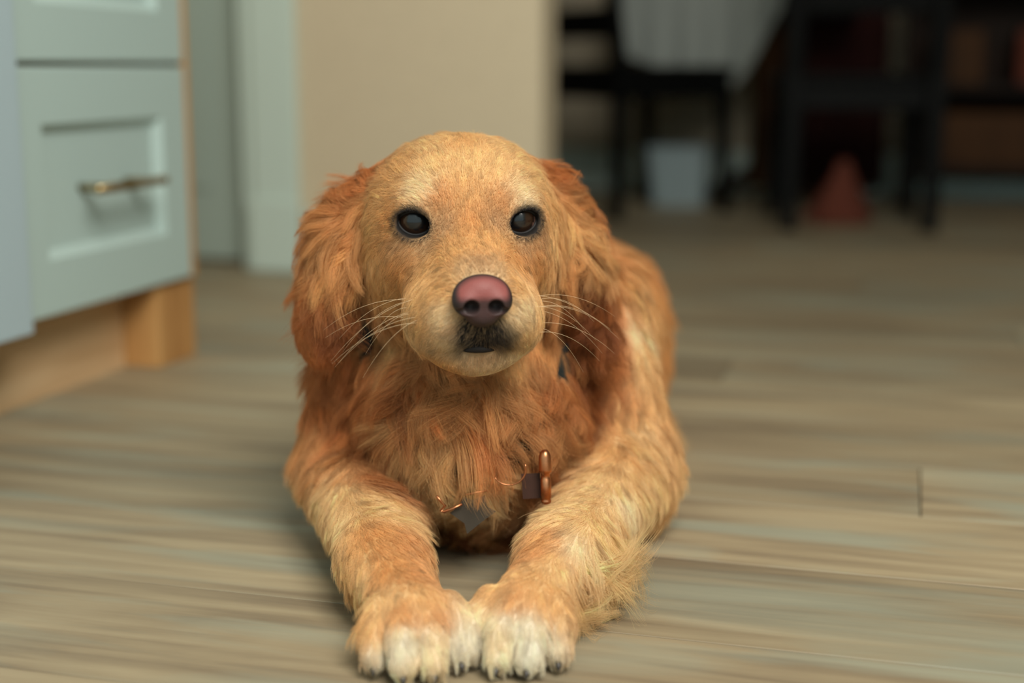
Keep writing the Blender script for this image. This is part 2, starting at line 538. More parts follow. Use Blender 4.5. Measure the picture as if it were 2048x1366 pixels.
for k, (x, w, z, c) in enumerate(((0.09, 0.14, 0.3705, M_BROWN), (0.33, 0.17, 0.3705, M_REDC), (0.66, 0.18, 0.3705, M_BROWN), (0.10, 0.40, 0.1255, M_BROWN), (0.68, 0.36, 0.1255, M_REDC))):
    o = box('storage_box', (0, 0, 0), (w, 0.22, 0.16), c, None, bevel=0.004)
    o.rotation_euler = (0, 0, TH)
    o.location = house(-0.03 + x, SB + 0.02, z)
    tag(o, LBL[k], 'box', 'boxes on the dark shelf')

# ---- dark red curtain on the far wall, rust cloth on the floor
cvv, cff = [], []
n_ = 60
for i in range(n_ + 1):
    s = i / n_
    for z in (0.03, 0.5, 1.2, 2.1):
        cvv.append((0.34 * s, 0.022 * math.sin(s * 34) + 0.01 * math.sin(s * 13), z))
for i in range(n_):
    for j in range(3):
        a = i * 4 + j
        cff.append((a, a + 4, a + 5, a + 1))
M_DRED = plain('dark_red_cloth', srgb(58, 16, 10), 0.9, noise=0.1, scale=80)
cu_ = link_mesh('curtain', cvv, cff, M_DRED, smooth=True)
cu_.location = house(-0.42, FB - 0.06); cu_.rotation_euler = (0, 0, TH)
m = cu_.modifiers.new('thick', 'SOLIDIFY'); m.thickness = 0.003
tag(cu_, 'dark red curtain hanging on the far wall left of the shelf unit', 'curtain')
pc_ = at_z(1702, 458)
rv, rf = [], []
nr, nz_ = 36, 14
for j in range(nz_ + 1):
    q = j / nz_
    for i in range(nr):
        th = 2 * math.pi * i / nr
        r = (0.075 * (1 - q) ** 1.1 + 0.014) * (1 + 0.16 * math.sin(5 * th + 2 * q) + 0.08 * math.sin(9 * th))
        rv.append((r * math.cos(th) + 0.012 * q, r * 0.8 * math.sin(th), 0.001 + 0.17 * q))
for j in range(nz_):
    for i in range(nr):
        rf.append((j * nr + i, j * nr + (i + 1) % nr, (j + 1) * nr + (i + 1) % nr, (j + 1) * nr + i))
rf.append([nz_ * nr + i for i in range(nr)]); rf.append([i for i in range(nr)][::-1])
rc = link_mesh('bunched_cloth', rv, rf, M_REDC, smooth=True)
rc.location = (pc_[0], pc_[1] + 0.16, 0)
tag(rc, 'rust orange cloth bunched into a peak on the floor under the right chair', 'cloth')


# =================================================================== the dog
# ---- head frame: x to the picture's right, y out of the muzzle, z up
HEAD = at_y(936, 444, 1.118)
YAW, HP = math.radians(8.0), math.radians(7.0)
HF = np.array([math.sin(YAW) * math.cos(HP), -math.cos(YAW) * math.cos(HP), -math.sin(HP)])
HR = np.array([math.cos(YAW), math.sin(YAW), 0.0])
HU = np.cross(HF, HR)
HM = np.stack([HR, HF, HU], 1)      # columns: local axes in world


def hl(x, y, z):
    return HEAD + HM @ np.array([x, y, z])


# ---- signed distance grid
class Grid:
    def __init__(s, lo, hi, h, far=0.06):
        s.lo, s.h, s.far = np.array(lo, float), h, far
        s.n = np.ceil((np.array(hi) - s.lo) / h).astype(int) + 1
        s.v = np.full(s.n, far, np.float32)

    def _win(s, lo, hi):
        i0 = np.clip(np.floor((lo - s.far - s.lo) / s.h).astype(int), 0, s.n - 1)
        i1 = np.clip(np.ceil((hi + s.far - s.lo) / s.h).astype(int) + 1, 1, s.n)
        ax = [(s.lo[k] + s.h * np.arange(i0[k], i1[k])).astype(np.float32) for k in range(3)]
        return tuple(slice(i0[k], i1[k]) for k in range(3)), np.meshgrid(*ax, indexing='ij', sparse=True)

    def cone(s, a, b, ra, rb, k=0.02, sub=False):
        a, b = np.asarray(a, float), np.asarray(b, float)
        r = max(ra, rb)
        w, (X, Y, Z) = s._win(np.minimum(a, b) - r, np.maximum(a, b) + r)
        d = b - a
        t = np.clip(((X - a[0]) * d[0] + (Y - a[1]) * d[1] + (Z - a[2]) * d[2]) / max(d @ d, 1e-9), 0, 1)
        q = np.sqrt((X - a[0] - t * d[0]) ** 2 + (Y - a[1] - t * d[1]) ** 2 + (Z - a[2] - t * d[2]) ** 2) - (ra + (rb - ra) * t)
        s._put(w, q, k, sub)

    def ell(s, c, rad, M=None, k=0.02, sub=False):
        c, rad = np.asarray(c, float), np.asarray(rad, float)
        M = np.eye(3) if M is None else M
        w, (X, Y, Z) = s._win(c - max(rad), c + max(rad))
        x, y, z = X - c[0], Y - c[1], Z - c[2]
        q = [x * M[0, i] + y * M[1, i] + z * M[2, i] for i in range(3)]
        k0 = np.sqrt(sum((q[i] / rad[i]) ** 2 for i in range(3)))
        k1 = np.sqrt(sum((q[i] / rad[i] ** 2) ** 2 for i in range(3))) + 1e-9
        s._put(w, np.where(k0 < 1e-4, -min(rad), k0 * (k0 - 1) / k1), k, sub)

    def _put(s, w, d, k, sub):
        v = s.v[w]
        if sub:
            d = -d
            h = np.maximum(k - np.abs(v - d), 0) / k
            s.v[w] = np.maximum(v, d) + h * h * k * 0.25
        else:
            h = np.maximum(k - np.abs(v - d), 0) / k
            s.v[w] = np.minimum(np.minimum(v, d) - h * h * k * 0.25, s.far)

    def union(s, o, k):
        h = np.maximum(k - np.abs(s.v - o.v), 0) / k
        s.v = np.minimum(s.v, o.v) - h * h * k * 0.25

    def sample(s, P):
        g = np.clip((P - s.lo) / s.h, 0, s.n - 1.001)
        i = g.astype(np.int32)
        f = (g - i).astype(np.float32)
        out = 0
        for a in (0, 1):
            for b in (0, 1):
                for c in (0, 1):
                    wt = (f[..., 0] if a else 1 - f[..., 0]) * (f[..., 1] if b else 1 - f[..., 1]) * (f[..., 2] if c else 1 - f[..., 2])
                    out = out + wt * s.v[i[..., 0] + a, i[..., 1] + b, i[..., 2] + c]
        return out

    def grad(s, P, e=None):
        e = e or s.h
        g = np.stack([s.sample(P + np.eye(3)[k] * e) - s.sample(P - np.eye(3)[k] * e) for k in range(3)], -1)
        return g / (np.linalg.norm(g, axis=-1, keepdims=True) + 1e-9)

    def nets(s):
        """surface nets: vertices and quads of the zero level"""
        v = s.v
        ins = v < 0
        cnt = sum(ins[a:ins.shape[0] - 1 + a, b:ins.shape[1] - 1 + b, c:ins.shape[2] - 1 + c].astype(np.int8)
                  for a in (0, 1) for b in (0, 1) for c in (0, 1))
        cells = np.argwhere((cnt > 0) & (cnt < 8))
        idx = np.full(cnt.shape, -1, np.int32)
        idx[tuple(cells.T)] = np.arange(len(cells))
        acc = np.zeros((len(cells), 3)); num = np.zeros(len(cells))
        cor = [(a, b, c) for a in (0, 1) for b in (0, 1) for c in (0, 1)]
        val = {o: v[tuple((cells + o).T)] for o in cor}
        for o in cor:
            for k in range(3):
                if o[k] == 0:
                    p = list(o); p[k] = 1; p = tuple(p)
                    va, vb = val[o], val[p]
                    m = (va < 0) != (vb < 0)
                    t = np.where(m, va / np.where(m, va - vb, 1), 0)
                    q = np.tile(np.array(o, float), (len(cells), 1)); q[:, k] = t
                    acc[m] += q[m]; num[m] += 1
        verts = s.lo + s.h * (cells + acc / num[:, None])
        quads = []
        for k in range(3):
            a, b = (k + 1) % 3, (k + 2) % 3
            s0 = [slice(None)] * 3; s1 = [slice(None)] * 3
            s0[k] = slice(0, -1); s1[k] = slice(1, None)
            A, B = ins[tuple(s0)], ins[tuple(s1)]
            e = np.argwhere(A != B)
            e = e[(e[:, a] > 0) & (e[:, b] > 0) & (e[:, a] < s.n[a] - 1) & (e[:, b] < s.n[b] - 1)]
            def at(da, db):
                q = e.copy(); q[:, a] += da; q[:, b] += db
                return idx[tuple(q.T)]
            qd = np.stack([at(-1, -1), at(0, -1), at(0, 0), at(-1, 0)], 1)
            flip = ~ins[tuple(e.T)]
            qd[flip] = qd[flip][:, ::-1]
            quads.append(qd)
        return verts, np.concatenate(quads)


def np_mesh(name, verts, quads, mat, parent=None, cols=None):
    me = bpy.data.meshes.new(name)
    me.vertices.add(len(verts))
    me.vertices.foreach_set('co', verts.astype(np.float32).ravel())
    n = len(quads)
    me.loops.add(n * 4)
    me.loops.foreach_set('vertex_index', quads.astype(np.int32).ravel())
    me.polygons.add(n)
    me.polygons.foreach_set('loop_start', np.arange(0, n * 4, 4, dtype=np.int32))
    me.update(calc_edges=True)
    me.polygons.foreach_set('use_smooth', np.ones(n, bool))
    if cols is not None:
        a = me.color_attributes.new('tint', 'FLOAT_COLOR', 'POINT')
        a.data.foreach_set('color', np.concatenate([cols, np.ones((len(cols), 1))], 1).astype(np.float32).ravel())
    me.materials.append(mat)
    o = bpy.data.objects.new(name, me)
    C.objects.link(o)
    if parent: o.parent = parent
    return o


def rot_axes(ax, ang):
    return np.array(Matrix.Rotation(ang, 3, ax))


GLO, GHI, GH = (-0.27, 0.86, -0.012), (0.29, 2.02, 0.40), 0.003
G = Grid(GLO, GHI, GH)
# torso
G.ell((-0.03, 1.335, 0.150), (0.128, 0.15, 0.140), k=0.03)
G.cone((-0.02, 1.36, 0.165), (0.045, 1.62, 0.125), 0.125, 0.105, k=0.05)
G.ell((0.052, 1.68, 0.115), (0.118, 0.12, 0.100), k=0.05)
G.ell((0.128, 1.61, 0.105), (0.046, 0.115, 0.098), k=0.04)
G.ell((-0.035, 1.64, 0.10), (0.05, 0.11, 0.09), k=0.04)
G.cone((0.148, 1.52, 0.024), (0.145, 1.66, 0.035), 0.022, 0.028, k=0.02)
G.cone((0.150, 1.49, 0.016), (0.148, 1.53, 0.022), 0.020, 0.022, k=0.01)
G.cone((-0.06, 1.52, 0.024), (-0.05, 1.66, 0.035), 0.022, 0.028, k=0.02)
G.cone((0.05, 1.77, 0.08), (0.03, 1.87, 0.035), 0.035, 0.025, k=0.03)
G.cone((0.03, 1.87, 0.035), (-0.08, 1.94, 0.03), 0.025, 0.014, k=0.02)
# chest and neck
G.cone((-0.03, 1.26, 0.10), (-0.03, 1.33, 0.10), 0.085, 0.10, k=0.04)
NECK0 = hl(0, -0.090, -0.040)
G.cone(NECK0, (-0.03, 1.31, 0.19), 0.064, 0.105, k=0.04)
G.cone(hl(0, -0.055, -0.085), (-0.035, 1.205, 0.135), 0.050, 0.072, k=0.03)
G.cone((-0.035, 1.205, 0.135), (-0.03, 1.26, 0.09), 0.072, 0.082, k=0.04)

# head
H = Grid(GLO, GHI, GH)
def hell(c, r, k=0.02, sub=False, M=None):
    H.ell(hl(*c), r, HM if M is None else HM @ M, k, sub)
def hcone(a, b, ra, rb, k=0.02, sub=False):
    H.cone(hl(*a), hl(*b), ra, rb, k, sub)
hell((0, -0.066, 0.000), (0.0765, 0.085, 0.051))
hell((0, -0.045, 0.020), (0.050, 0.050, 0.034), k=0.03)
for s in (-1, 1):
    hell((s * 0.031, -0.010, 0.019), (0.019, 0.014, 0.008), k=0.014, M=rot_axes('Y', s * 0.25))
    hell((s * 0.050, -0.050, -0.042), (0.028, 0.050, 0.050), k=0.03)
    hell((s * 0.033, -0.004, -0.034), (0.023, 0.028, 0.024), k=0.025)
    hell((s * 0.0225, 0.047, -0.059), (0.0260, 0.040, 0.029), k=0.025)
    hell((s * 0.017, 0.071, -0.055), (0.019, 0.019, 0.022), k=0.016)
    hell((s * 0.031, 0.036, -0.070), (0.020, 0.036, 0.025), k=0.018)
hcone((0, -0.005, -0.018), (0, 0.070, -0.033), 0.031, 0.0215, k=0.025)
hcone((0, -0.03, -0.070), (0, 0.052, -0.082), 0.038, 0.023, k=0.016)
hell((0, 0.058, -0.089), (0.030, 0.018, 0.014), k=0.012)
# mouth slit under the nose
hcone((-0.012, 0.090, -0.079), (0.012, 0.090, -0.079), 0.004, 0.004, k=0.004, sub=True)
EYER = 0.0155
EYES = []
for s in (-1, 1):
    c = (s * 0.0400, -0.0085, 0.0)
    ax = np.array([s * 0.20, 1.0, 0.03]); ax /= np.linalg.norm(ax)
    EYES.append((s, c, ax))
    hell(c, (EYER + 0.003,) * 3, k=0.014)
for s, c, ax in EYES:
    R_ = rot_axes('Z', -s * 0.2)
    hell(tuple(np.array(c) + ax * 0.016), (0.0138, 0.022, 0.0096), k=0.002, sub=True, M=R_ @ rot_axes('Y', -s * 0.10))
    hell(c, (EYER - 0.0005,) * 3, k=0.001, sub=True)
G.union(H, 0.03)

# ears
def ear(s, pts, k=0.012):
    """pts: (local centre, width radius, thickness radius) down the flap; a flat chain"""
    E = Grid(GLO, GHI, GH)
    for (c0, w0, t0), (c1, w1, t1) in zip(pts, pts[1:]):
        for q in np.linspace(0, 1, 5):
            c = np.array(c0) * (1 - q) + np.array(c1) * q
            w, t = w0 + (w1 - w0) * q, t0 + (t1 - t0) * q
            E.ell(hl(*c), (t, w, w * 0.9), HM @ rot_axes('Z', s * 0.45), k=0.010)
    G.union(E, k)
for s in (-1, 1):
    dz = -0.012 if s < 0 else -0.004
    ear(s, [((s * 0.066, -0.086, 0.012 + dz), 0.022, 0.013), ((s * 0.085, -0.088, -0.006 + dz), 0.029, 0.012),
            ((s * 0.101, -0.084, -0.045), 0.034, 0.010), ((s * 0.118, -0.074, -0.096), 0.026, 0.0085),
            ((s * 0.121, -0.070, -0.122), 0.019, 0.008)])

# forelegs
def foreleg(shoulder, elbow, wrist, paw, yaw, s):
    L = Grid(GLO, GHI, GH)
    L.cone(shoulder, elbow, 0.064, 0.050, k=0.02)
    el2 = np.array(elbow) + (0, -0.02, -0.002)
    L.cone(el2, wrist, 0.045, 0.029, k=0.02)
    L.ell(np.array(wrist) * 0.9 + np.array(elbow) * 0.1 + (0, 0, 0.003), (0.034, 0.03, 0.03), k=0.015)
    L.cone(wrist, paw, 0.029, 0.026, k=0.02)
    f = np.array([math.sin(yaw), -math.cos(yaw), 0]); r = np.array([math.cos(yaw), math.sin(yaw), 0])
    paw = np.array(paw, float)
    L.ell(paw + (0, 0, -0.003), (0.032, 0.028, 0.019), np.stack([r, f, [0, 0, 1]], 1), k=0.012)
    T = []
    for off, fw in ((-0.0285, 0.010), (-0.0100, 0.027), (0.0100, 0.027), (0.0285, 0.010)):
        a = paw + r * off * 0.85 + (0, 0, 0.009)
        b = paw + r * off + f * (fw + 0.004) + np.array([0, 0, -0.003])
        c = paw + r * off * 1.04 + f * (fw + 0.017) + np.array([0, 0, -0.016])
        L.cone(a, b, 0.0105, 0.0115, k=0.003)
        L.cone(b, c, 0.0115, 0.0095, k=0.003)
        T.append((c, (f + r * off * 4) / np.linalg.norm(f + r * off * 4)))
    G.union(L, 0.014)
    return T
TOES = foreleg((-0.108, 1.295, 0.190), (-0.147, 1.255, 0.060), (-0.096, 1.040, 0.040), (-0.070, 0.965, 0.031), 0.12, -1)
TOES += foreleg((0.060, 1.310, 0.195), (0.102, 1.262, 0.060), (0.037, 1.050, 0.040), (0.0080, 0.975, 0.031), -0.16, 1)
# keep everything above the floor
zz = (G.lo[2] + G.h * np.arange(G.n[2])).astype(np.float32)
G.v = np.maximum(G.v, (0.002 - zz)[None, None, :])


def hit(px, py):
    """first point of the dog along a pixel's ray"""
    d = ray(px, py); d = d / np.linalg.norm(d)
    t = 0.80
    for _ in range(400):
        p = np.array([0, 0, CAM_H]) + d * t
        v = float(G.sample(p[None])[0])
        if v < 0.0006:
            return p
        t += max(v * 0.8, 0.0008)
        if t > 2.4: break
    return None

# ------------------------------------------------------------------ fur: combing strokes read off the photograph
COL = {k: np.array(srgb(*v)[:3]) for k, v in {
    'G': (224, 168, 108), 'L': (232, 186, 128), 'P': (242, 204, 150), 'C': (247, 222, 182), 'W': (238, 230, 210),  # P and L: pale hair, plus light painted onto forehead and cheeks
    'R': (197, 126, 72), 'K': (142, 80, 41), 'B': (216, 160, 104), 'D': (56, 52, 52), 'N': (190, 150, 110), 'M': (226, 194, 152)}.items()}  # K: shade in gaps between ear, cheek and ruff tufts, painted into hair
REG = {  # region: lift, clump, wave(mm), gravity
    'head': (0.22, 0.35, 0.25, 0.0), 'earl': (0.42, 0.92, 4.0, 0.15), 'earr': (0.42, 0.92, 4.0, 0.15),
    'tipl': (0.15, 0.3, 0.4, 0.0), 'tipr': (0.15, 0.3, 0.4, 0.0),
    'ruff': (0.55, 0.95, 5.0, 0.25), 'legl': (0.20, 0.5, 0.6, 0.0), 'legr': (0.20, 0.5, 0.6, 0.0),
    'feal': (0.40, 0.9, 3.0, 0.3), 'fear': (0.40, 0.9, 3.0, 0.2), 'body': (0.22, 0.65, 2.0, 0.1), 'toel': (0.26, 0.9, 1.2, 0.05), 'toer': (0.26, 0.9, 1.2, 0.05)}
S = """
head 962 530 0 -1 5 N
head 935 545 -.4 -1 5 M
head 990 545 .4 -1 5 M
head 955 490 0 -1 6 L
head 905 500 -.6 -.8 6 L
head 1005 490 .6 -.8 6 L
head 940 440 0 -1 7 G
head 935 390 0 -1 8 L
head 930 330 0 -1 9 P
head 880 330 -.4 -1 9 P
head 985 330 .4 -1 9 P
head 925 285 0 -1 10 L
head 860 290 -.5 -1 10 P
head 1010 300 .6 -.9 10 P
head 800 330 -.8 -.7 10 L
head 1060 345 .8 -.5 10 P
head 845 375 -.9 -.5 8 C
head 1045 390 .8 -.5 7 C
head 880 400 -.3 -1 7 B
head 1005 410 .3 -1 7 B
head 770 390 -.9 -.3 10 L
head 745 450 -.9 .3 11 L
head 1100 410 .9 .1 10 L
head 1105 470 .6 .7 12 L
head 775 445 -1 .1 6 G
head 885 445 .1 -1 4 N
head 1000 445 -.1 -1 4 N
head 800 485 -.8 .6 6 N
head 850 485 -.5 .8 5 N
head 1050 480 .4 .9 5 N
head 1085 470 .8 .6 5 N
head 800 530 -.8 .6 8 G
head 1075 525 .7 .7 8 G
head 860 530 -.9 .4 7 L
head 1030 520 .8 .5 6 G
head 740 540 -.7 .8 12 L
head 1100 560 .5 .9 12 L
head 790 600 -.8 .7 11 L
head 740 640 -.4 1 18 L
head 780 690 -.4 1 18 L
head 850 590 -1 .3 7 L
head 890 570 -1 -.1 5 L
head 1035 570 1 .2 5 L
head 885 640 -1 .4 5 C
head 840 650 -.9 .6 6 L
head 1050 620 .9 .4 5 C
head 1060 670 .7 .7 6 P
head 860 700 -.6 .9 6 M
head 900 690 -.5 .9 5 C
head 905 660 -.5 .8 4 N
head 925 690 -.3 1 5 D
head 1005 685 .3 1 5 D
head 965 715 0 1 5 N
head 890 735 -.3 1 6 L
head 965 738 0 1 6 C
head 1035 715 .4 1 5 C
head 1030 735 .3 1 6 L
head 1080 640 .4 1 10 L
head 1090 690 .2 1 20 G
earl 712 350 -.7 -.8 18 R
earl 690 390 -.9 -.5 24 R
earl 660 440 -1 -.1 30 B
earl 700 440 -.7 .7 34 B
earl 640 500 -.9 .6 26 B
earl 620 560 -.7 .8 26 R
earl 660 540 -.7 .6 34 B
earl 690 520 -.4 1 40 G
earl 680 590 -.3 1 45 K
earl 610 610 -.6 .8 20 R
earl 660 660 -.1 1 40 K
tipl 620 650 -.1 1 14 R
tipl 612 700 0 1 8 R
tipl 640 710 0 1 8 R
tipl 608 735 0 1 7 R
earr 1080 300 .8 -.9 12 R
earr 1120 340 .9 -.6 15 R
earr 1150 380 1 -.3 17 R
earr 1175 420 1 -.1 20 B
earr 1130 430 .6 .8 32 L
earr 1150 480 .6 .8 36 L
earr 1190 480 .9 .4 32 L
earr 1130 530 .3 1 36 G
earr 1210 530 .8 .7 30 B
earr 1150 570 -.2 1 40 K
earr 1180 600 -.4 .9 36 K
earr 1160 650 .1 1 45 K
tipr 1225 620 .1 1 12 R
tipr 1230 680 0 1 8 R
tipr 1225 720 0 1 7 R
tipr 1205 735 0 1 7 R
ruff 720 720 -.4 1 40 R
ruff 760 770 -.5 .9 42 R
ruff 730 800 -.2 1 35 K
ruff 820 790 -.4 1 44 R
ruff 880 800 -.2 1 44 B
ruff 950 790 .1 1 40 B
ruff 1020 790 .2 1 42 B
ruff 1080 770 .3 1 42 R
ruff 1140 740 .2 1 44 K
ruff 1150 800 .3 1 36 R
ruff 830 860 -.5 1 46 L
ruff 780 860 -.6 .9 40 R
ruff 900 880 -.2 1 50 L
ruff 960 860 .4 1 44 R
ruff 1030 860 .6 .8 46 B
ruff 1090 850 .5 .9 40 B
ruff 860 940 -.3 1 46 P
ruff 940 940 -.1 1 46 P
ruff 1010 930 .3 1 44 L
ruff 1060 920 .5 .9 36 R
ruff 790 930 -.2 1 38 R
ruff 870 1040 .2 1 40 K
ruff 960 1040 .1 1 44 B
ruff 1040 1030 -.2 1 40 K
body 650 790 -.1 1 26 R
body 640 860 -.1 1 24 B
body 690 850 0 1 26 R
body 720 900 .2 1 26 K
body 660 930 0 1 20 B
body 750 960 .4 1 26 R
body 1200 790 .2 1 26 R
body 1180 850 .1 1 26 K
body 1150 920 -.2 1 24 R
body 1230 840 .1 1 22 L
body 1270 880 .1 1 20 P
body 1210 900 -.1 1 20 L
legl 640 990 .2 1 13 P
legl 690 985 .4 .9 11 P
legl 740 1000 .6 .8 12 P
legl 790 1030 .5 .9 14 P
legl 610 1040 0 1 22 P
feal 590 1085 -.1 1 24 L
feal 630 1120 -.1 1 20 M
legl 680 1050 .4 .9 10 P
legl 750 1070 .6 .8 8 G
legl 820 1090 .5 .9 8 B
legl 700 1120 .4 .9 9 L
legl 770 1140 .5 .9 7 G
legl 720 1170 .3 1 9 P
legl 830 1150 .5 .9 7 B
feal 690 1190 -.2 1 20 L
feal 715 1240 -.3 1 16 L
legl 770 1200 .3 1 7 P
legl 850 1190 .4 1 7 L
legl 800 1230 .2 1 6 G
legl 880 1240 .3 1 6 G
legl 750 1270 -.1 1 7 L
toel 770 1300 0 1 9 W
toel 820 1290 .1 1 9 W
toel 870 1300 .1 1 9 C
toel 905 1280 .2 1 9 W
toel 840 1340 .1 1 9 C
legr 1290 980 .2 1 16 P
legr 1230 960 -.3 1 13 P
legr 1190 990 -.6 .8 11 P
legr 1250 1010 -.2 1 12 C
legr 1140 1030 -.7 .7 9 P
legr 1100 1080 -.7 .8 8 G
legr 1060 1110 -.7 .8 8 B
legr 1150 1090 -.5 .9 9 C
legr 1200 1060 -.3 1 11 P
legr 1250 1070 0 1 14 P
feal 1330 1020 .5 .8 24 L
fear 1300 1070 1 .1 44 P
fear 1330 1050 1 0 50 P
fear 1240 1120 1 .15 55 P
fear 1200 1150 1 .2 55 P
fear 1165 1190 1 .3 50 P
legr 1050 1150 -.5 .9 7 L
legr 1110 1140 -.3 1 8 P
legr 980 1190 -.5 .9 7 L
legr 1030 1200 -.3 1 6 G
legr 1080 1190 -.1 1 6 L
legr 960 1230 -.2 1 8 C
legr 1120 1210 0 1 7 L
toer 950 1270 -.1 1 9 W
toer 1000 1270 0 1 9 C
toer 1030 1250 0 1 9 W
toer 1100 1270 .1 1 9 W
legr 1125 1250 .2 1 8 L
toer 1060 1300 0 1 9 W
body 1265 520 .3 1 20 B
body 1240 560 .2 1 24 L
body 1300 560 .4 1 20 G
body 1280 620 .2 1 24 L
body 1265 650 .8 .5 22 C
body 1310 650 .3 1 22 L
body 1280 710 .2 1 22 P
body 1300 760 .1 1 18 L
"""
SP_, SD_, SL_, SPAR_, SC_, SR_ = [], [], [], [], [], []
REGN = ['head', 'earl', 'earr', 'ruff', 'legl', 'legr', 'body']
ALIAS = {'tipl': 'earl', 'tipr': 'earr', 'feal': 'legl', 'fear': 'legr', 'toel': 'legl', 'toer': 'legr'}
CAMR, CAMU, CAMF = np.array([1.0, 0, 0]), np.array([0, SP, CP]), np.array([0, CP, -SP])
for ln in S.strip().splitlines():
    rg, px, py, dx, dy, ln_, col = ln.split()
    h_ = hit(float(px), float(py))
    if h_ is None:
        h_ = hit(float(px) + (12 if float(px) < 960 else -12), float(py) + (10 if float(py) < 600 else -6))
    if h_ is None:
        print('stroke misses', ln); continue
    SP_.append(h_); SD_.append(CAMR * float(dx) - CAMU * float(dy)); SL_.append(float(ln_) / 1000)
    SPAR_.append(REG[rg]); SC_.append(COL[col]); SR_.append(REGN.index(ALIAS.get(rg, rg)))
# sides the photograph does not show: combed along the bones
def s3(p, d, L, col, rg):
    SP_.append(np.array(p, float)); SD_.append(np.array(d, float)); SL_.append(L); SPAR_.append(REG[rg]); SC_.append(COL[col])
    SR_.append(REGN.index(ALIAS.get(rg, rg)))
for Y in (1.40, 1.48, 1.56, 1.64, 1.72, 1.80):
    xc = -0.02 + (Y - 1.36) * 0.25
    s3((xc, Y, 0.29 - (Y - 1.4) * 0.22), (0.1, 1, -0.1), 0.030, 'B', 'body')
    for sx in (-1, 1):
        s3((xc + sx * 0.09, Y, 0.22), (sx * 0.3, 0.8, -0.7), 0.030, 'B', 'body')
        s3((xc + sx * 0.13, Y, 0.12), (0, 0.5, -1), 0.030, 'G', 'body')
        s3((xc + sx * 0.11, Y, 0.04), (sx * 0.2, 0.5, -1), 0.030, 'L', 'body')
for sx in (-1, 1):
    s3(hl(sx * 0.03, -0.14, 0.03), (sx * 0.2, 1, -0.5), 0.024, 'B', 'head')
    s3(hl(sx * 0.06, -0.14, -0.04), (sx * 0.3, 0.7, -0.8), 0.034, 'R', 'ruff')
    s3(hl(sx * 0.115, -0.115, -0.02), (sx * 0.2, 0.3, -1), 0.028, 'R', 'earl' if sx < 0 else 'earr')
    s3(hl(sx * 0.115, -0.095, -0.09), (0, 0.1, -1), 0.010, 'R', 'tipl' if sx < 0 else 'tipr')
    s3((-0.03 + sx * 0.12, 1.33, 0.24), (sx * 0.3, 0.8, -0.6), 0.030, 'B', 'body')
    s3((-0.03 + sx * 0.16, 1.30, 0.15), (0, 0.3, -1), 0.026, 'B', 'body')
    s3((-0.03 + sx * 0.16, 1.30, 0.06), (sx * 0.2, 0.3, -1), 0.026, 'L', 'body')
for a, b, rg in (((-0.142, 1.255, 0.06), (-0.083, 1.035, 0.04), 'legl'), ((0.098, 1.262, 0.06), (0.026, 1.045, 0.04), 'legr')):
    a, b = np.array(a), np.array(b)
    for q in (0.1, 0.4, 0.7, 1.0):
        for sx in (-1, 1):
            s3(a + (b - a) * q + (sx * 0.036, 0, -0.015), (b - a) / np.linalg.norm(b - a) + (sx * 0.2, 0, -0.5), 0.012, 'P', rg)
s3((0.03, 1.87, 0.05), (-0.5, 0.6, -0.4), 0.05, 'L', 'body')
s3((-0.07, 1.94, 0.03), (-0.9, 0.4, -0.2), 0.05, 'P', 'body')
SP_, SD_, SL_, SPAR_, SC_, SR_ = map(np.array, (SP_, SD_, SL_, SPAR_, SC_, SR_))
SD_ = SD_ / np.linalg.norm(SD_, axis=1, keepdims=True)


def field(P, power=2.2, eps=0.012):
    out = [[], [], [], [], []]
    for i in range(0, len(P), 20000):
        p = P[i:i + 20000].astype(np.float32)
        d2 = ((p[:, None, :] - SP_[None].astype(np.float32)) ** 2).sum(-1) + eps ** 2
        w = (1e-4 / d2) ** power
        w /= w.sum(1, keepdims=True)
        out[0].append(w @ SD_); out[1].append(w @ SL_); out[2].append(w @ SPAR_); out[3].append(w @ SC_); out[4].append(SR_[w.argmax(1)])
    return [np.concatenate(o) for o in out]


def local_head(P):
    return (P - HEAD) @ HM


# ---- body mesh
V, Q = G.nets()
fd = field(V)
lv = local_head(V)
skin = fd[3] * 0.75
for s, c, ax in EYES:
    d = np.linalg.norm(lv - np.array(c) - np.array(ax) * EYER * 0.6, axis=1)
    k = np.clip((0.0205 - d) / 0.005, 0, 1)[:, None]
    skin = skin * (1 - k) + np.array([0.012, 0.010, 0.009]) * k
d = np.linalg.norm((lv - np.array((0, 0.090, -0.062))) / np.array((0.019, 0.03, 0.019)), axis=1)
k = np.clip((1.15 - d) / 0.3, 0, 1)[:, None]
skin = skin * (1 - k) + np.array([0.02, 0.017, 0.016]) * k


def tint_mat(name, rough, spec=0.5, coat=0.0):
    m = bpy.data.materials.new(name)
    m.use_nodes = True
    nt = m.node_tree
    b = nt.nodes['Principled BSDF']
    a = nt.nodes.new('ShaderNodeAttribute')
    a.attribute_name = 'tint'
    nt.links.new(a.outputs['Color'], b.inputs['Base Color'])
    b.inputs['Roughness'].default_value = rough
    b.inputs['Specular IOR Level'].default_value = spec
    b.inputs['Coat Weight'].default_value = coat
    b.inputs['Coat Roughness'].default_value = 0.02
    return m


dog = empty('dog', (-0.02, 1.35, 0))
tag(dog, 'golden retriever with pale paws lying on the plank floor facing forward', 'dog')
DOGINV = Matrix.Translation((0.02, -1.35, 0))


def dogpart(o):
    o.parent = dog
    o.matrix_parent_inverse = DOGINV
    return o


body = dogpart(np_mesh('body', V, Q, tint_mat('dog_skin', 0.8, 0.2), None, skin))

